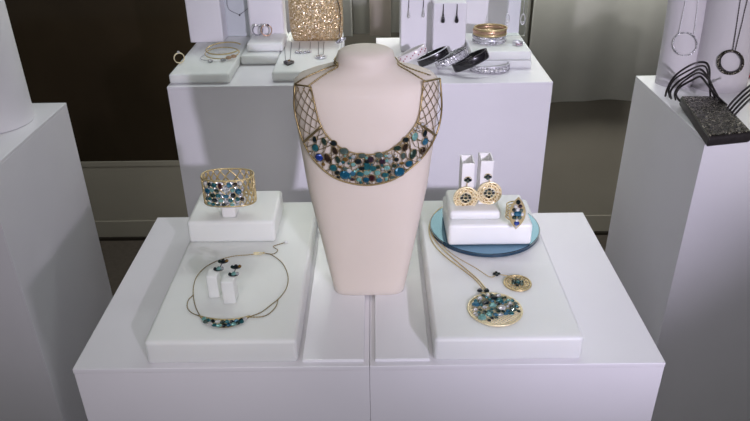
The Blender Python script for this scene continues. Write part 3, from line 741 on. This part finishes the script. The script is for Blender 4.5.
p = at(518.3, 46, z=UZ); t = thing('finger_ring', 'small wide ring lying on the frosted block beside the bangle stack', 'ring', (p.x, p.y, UZ))
MB().band((p.x, p.y+.008, UZ+.004), (0,0,1), .0108, .0098, .008, .0016, 28, up=V((0,1,0))).build('band', 'silver', t, smooth=True)
MB().box(p.x-.006, p.x+.006, p.y-.0032, p.y-.0012, UZ+.0022, UZ+.0058).build('stone_bar', 'gem_wine', t)
# flat silver bangle and the fanned bangles leaning on it
p = at(489, 69, z=BZ); fb = V((p.x, p.y-.004, BZ))
t = thing('bangle', 'silver crystal bangle lying flat at the right end of the fanned row', 'bracelet', fb)
MB().band(fb+V((0,0,.007)), (0,0,1), .0395, .030, .013, .0028, 48, up=V((0,1,0))).build('hoop', 'pavesilver', t, smooth=True)
MB().ring(fb+V((0,0,.0138)), (0,0,1), .038, .0287, .0012, 48, 6, UPY).build('rim', 'silver', t, smooth=True)
for k in range(5):
    q = -pi/2 + (k-2)*.22; MB().gem(fb+V((.0395*cos(q), .030*sin(q), .007)), (cos(q), sin(q), 0), .003, .004, .002).build('gem', 'gem_crystal', t)
fan = [(412.5, 54, 'whiteenamel', 'redgem', 'white bangle set with pink red crystals, leftmost of the leaning row', .030),
       (433, 57, 'blackenamel', 'silver', 'black bangle with silver edge, second from left of the leaning row', .032),
       (451.5, 58, 'pavesilver', 'blackenamel', 'silver crystal bangle with black edge, third from left of the leaning row', .034),
       (470.5, 60.5, 'blackenamel', 'gunmetal', 'black bangle, rightmost of the leaning row, resting on the flat silver bangle', .0365)]
for k, (x, y, m, em, lab, r) in enumerate(fan):
    tilt = radians(25); n = V((-sin(tilt), .10, cos(tilt))).normalized()
    c_ = at(x, y, z=BZ+.0245); w = .0165
    t = thing('bangle', lab, 'bracelet', (c_.x, c_.y, BZ), 'bangles leaning in a row on the back right pedestal')
    MB().band(c_, n, r, r*.62, w, .0030, 48, up=V((0,1,0))).build('hoop', m, t, smooth=True)
    if em == 'redgem':
        u, v, nn = frame_of(n, V((0,1,0)))
        for i in range(14):
            q = pi + .25 + i*.19; MB().gem(c_+(u*r*cos(q)+v*r*.62*sin(q))*1.01+nn*.001*(i % 3-1)*3, u*cos(q)+v*sin(q), .0013, .0013, .0013).build('gem', 'redgem', t)
    else:
        for s_ in ((1,) if em != 'silver' else (1, -1)):
            MB().ring(c_+n*w*.46*s_, n, r*.985, r*.62*.985, .0011, 44, 5, UPY).build('edge', em, t, smooth=True)

# ------------------------------------------------------------------ left pedestal column
lcx, lcy, lr = -.706, 1.185, .072
tag(MB().lathe((lcx, lcy, LZ), [(lr, 0), (lr, .42), (lr-.003, .425), (lr-.02, .426)], 64).build('round_column', 'column', loc=(lcx, lcy, LZ), smooth=False, bevel=.003), 'tall round white column on the far left pedestal', 'column')
for pl in bpy.data.objects['round_column'].data.polygons: pl.use_smooth = True

# ------------------------------------------------------------------ right pedestal: columns, circle pendants, clutch
def neck_stand(px0, px1, pyb, label, tall):
    a, c = at(px0, pyb, z=RZ), at(px1, pyb, z=RZ); r = (c.x-a.x)/2; cx = (a.x+c.x)/2; cy = a.y
    mb = MB(); rings = []
    for k in range(13):
        q = k/12; z = RZ+tall*q; ring = []
        for i in range(48):
            t_ = 2*pi*i/48; ring.append(V((cx+r*cos(t_), cy+r*.85*sin(t_)+.04*q*q, z)))
        rings.append(ring)
    mb.rings(rings)
    o = tag(mb.build('necklace_column', 'columndimmed', loc=(cx, cy, RZ), smooth=True), label, 'column')
    def front(px, py, lift=.0015):
        y = cy-r*.8
        for _ in range(14):
            p = at(px, py, y=y); q = max(0, min(1, (p.z-RZ)/tall)); xx = max(-.98, min(.98, (p.x-cx)/r))
            y = .5*y+.5*(cy - r*.85*sqrt(1-xx*xx)+.04*q*q - lift)
        return at(px, py, y=y)
    return front
f1 = neck_stand(655.5, 693, 83, 'tall rounded white column behind the crystal clutch wearing the thin circle pendant', .30)
f2 = neck_stand(690.5, 745, 86, 'tall rounded white column wearing the dark circle pendant at the far right', .30)
def circle_necklace(f, c, rx, ry, ch, label, kind):
    P = f(*c); t = thing('circle_necklace', label, 'necklace', f(c[0], c[1]+ry))
    mb = MB(); pts = [f(c[0]+rx*cos(2*pi*i/36), c[1]+ry*sin(2*pi*i/36), .003) for i in range(36)]
    if kind == 'thin':
        mb.tube(pts, .0011, 6, True, rf=lambda i: .0009 if i % 2 else .0017); mb.build('circle', 'pavesilver', t, smooth=True)
    else:
        mb.tube(pts, .0021, 8, True); mb.build('circle', 'pavedark', t, smooth=True)
        MB().tube([f(c[0]+rx*.86*cos(2*pi*i/36)+.5, c[1]+ry*.88*sin(2*pi*i/36)-.5, .004) for i in range(36)], .0012, 7, True).build('inner_circle', 'gunmetal', t, smooth=True)
    mb = MB()
    for a_, b_ in ch: chain(mb, [f(a_[0]+(a_[0]-b_[0])*.8, a_[1]-28), f(*a_), f((a_[0]+b_[0])/2, (a_[1]+b_[1])/2), f(*b_, .003)], .0008, .0022)
    mb.build('chain', 'silver' if kind == 'thin' else 'gunmetal', t, smooth=True)
circle_necklace(f1, (685, 44), 12, 11.4, (((685.8,0),(678.8,34)), ((698,2),(694.2,34))), 'silver necklace with thin studded open circle on the left rounded column', 'thin')
circle_necklace(f2, (730.6, 62.4), 12.6, 11.6, (((740.5,0),(732.7,51)), ((747.5,0),(735.2,51))), 'dark necklace with thick open circle pendant on the right rounded column', 'thick')
# dark crystal clutch
z6 = lambda x, y, z: at(650+x/4.43, 50+y/4.43, z=z)
PT = RZ+.0175
cr = [z6(262,386,PT), z6(455,366,PT), z6(300,203,PT), z6(135,203,PT)]
cen = sum(cr, V())/4
cb = thing('crystal_clutch', 'dark crystal covered flat clutch with black strap loops on the right pedestal', 'bag', (cen.x, cen.y, RZ))
def inset(k): return [cen+(p-cen)*k for p in cr]
def atz(ps, z): return [V((p.x, p.y, z)) for p in ps]
MB().rings([atz(inset(.965), RZ), atz(inset(1.0), RZ+.004), atz(inset(1.0), RZ+.013), atz(inset(.97), RZ+.0172)]).build('body', 'leather', cb, bevel=.002)
MB().rings([atz(inset(.955), RZ+.0170), atz(inset(.955), RZ+.0182), atz(inset(.935), RZ+.0188)]).build('crystal_panel', 'pavedark', cb)
outer = [(68,204,.012),(74,168,.034),(102,122,.056),(150,86,.074),(205,58,.086),(244,56,.086),(258,84,.074),(262,140,.045),(272,206,.018)]
inner = [(128,226,.014),(116,196,.032),(142,162,.046),(182,136,.058),(212,118,.066),(228,124,.064),(262,160,.044),(292,196,.028),(340,244,.018)]
for k in range(5):
    q = k/4; P = [z6(a[0]+(b_[0]-a[0])*q+(5*sin(2.1*k+1.3*i)), a[1]+(b_[1]-a[1])*q, RZ+a[2]+(b_[2]-a[2])*q) for i, (a, b_) in enumerate(zip(outer, inner))]
    MB().tube(smooth_path(P, 8), .0016 if k % 2 else .0019, 6).build('strap', 'leather' if k % 2 else 'gunmetal', cb, smooth=True)
for k in range(4):
    d = k*11
    P = [z6(342+d*.9, 258+d*1.0, RZ+.020), z6(372+d, 222+d*1.0, RZ+.034), z6(420+d*.9, 176+d*1.1, RZ+.05), z6(480+d*.8, 132+d*1.2, RZ+.06)]
    MB().tube(smooth_path(P, 8), .0018, 6).build('strap', 'leather' if k % 2 else 'gunmetal', cb, smooth=True)
# red box behind
a = at(741, 88, z=RZ)
block('red_box', a.x+.012, a.x+.08, a.y+.06, a.y+.10, RZ, at(745, 70, y=a.y+.06).z, 'small red box behind the strap loops at the far right edge', 'red', .002, 'box')

# ------------------------------------------------------------------ light
w = bpy.data.worlds.new('world'); bpy.context.scene.world = w; w.use_nodes = True
bg = w.node_tree.nodes['Background']; bg.inputs[0].default_value = (.93, 1, 1.0, 1); bg.inputs[1].default_value = .06
def lamp(kind, name, loc, to, power, col, size, **kw):
    l = bpy.data.lights.new(name, kind); l.energy = power; l.color = col
    if kind == 'AREA': l.shape = 'RECTANGLE'; l.size = size[0]; l.size_y = size[1]
    else: l.shadow_soft_size = size
    for k, v_ in kw.items(): setattr(l, k, v_)
    o = bpy.data.objects.new(name, l); C.objects.link(o); o.location = loc
    o.rotation_euler = (V(to)-V(loc)).to_track_quat('-Z', 'Y').to_euler(); return o
KEY = V((.78, -1.08, .76))
def aim(az, el): return KEY + V((sin(radians(az))*cos(radians(el)), cos(radians(az))*cos(radians(el)), sin(radians(el))))
for nm, az, el, pw in (('track_spot', -14, -15, 112), ('track_spot', -24, -18, 36), ('track_spot', -6, -18, 6)):
    lamp('SPOT', nm, KEY, aim(az, el), pw, (.95, .88, 1.12), .03, spot_size=radians(30), spot_blend=1)
lamp('SPOT', 'track_spot', (-.25, -.7, 1.1), (-.15, .74, .04), 7, (1, .96, .92), .05, spot_size=radians(18), spot_blend=1)
lamp('SPOT', 'track_spot', (.2, -.9, 1.0), (-.05, .74, .04), 8, (1, .96, .92), .05, spot_size=radians(20), spot_blend=1)
lamp('SPOT', 'down_spot', (-.15, .55, 1.5), (-.17, .70, 0), 3, (1, .97, .95), .03, spot_size=radians(22), spot_blend=1)
lamp('SPOT', 'track_spot', KEY + V((0, 0, -.03)), (-.85, 1.12, .02), 22, (1, .92, .97), .03, spot_size=radians(26), spot_blend=.9)
lamp('SPOT', 'track_spot', KEY, aim(-1, -14.6), 34, (1, .96, .95), .02, spot_size=radians(18), spot_blend=.8)
lamp('AREA', 'front_fill', (-.2, -1.3, 1.1), (0, 1, 0), 9, (1, .97, 1), (1.2, .6))
lamp('AREA', 'ceiling_light', (-.35, .85, 1.55), (-.35, .85, 0), .6, (.92, 1, 1), (.6, .6))
lamp('AREA', 'back_fill', (.15, 1.90, 1.3), (.15, 2.2, 0), 14, (.93, 1, .99), (1.6, .2))  # area light added to brighten the back, no fixture known there
lamp('AREA', 'curtain_fill', (.45, 1.72, .66), (.45, 2.32, .42), 19, (1, .99, .95), (2.2, .5))  # unseen strip light added to brighten the cloth panels

# ------------------------------------------------------------------ camera
cam = bpy.data.cameras.new('camera'); co = bpy.data.objects.new('camera', cam); C.objects.link(co)
cam.sensor_fit = 'HORIZONTAL'; cam.sensor_width = 36; cam.lens = 36*CF/750; cam.clip_start = .01
mw = Matrix.Identity(4)
for i, ax in enumerate((_R, _U, -_F)):
    for j in range(3): mw[j][i] = ax[j]
mw.translation = CAM; co.matrix_world = mw
sc = bpy.context.scene; sc.camera = co
sc.view_settings.view_transform = 'Standard'; sc.view_settings.look = 'None'; sc.view_settings.exposure = 0; sc.view_settings.gamma = 1
sc.view_settings.use_curve_mapping = False
sc.cycles.use_denoising = True
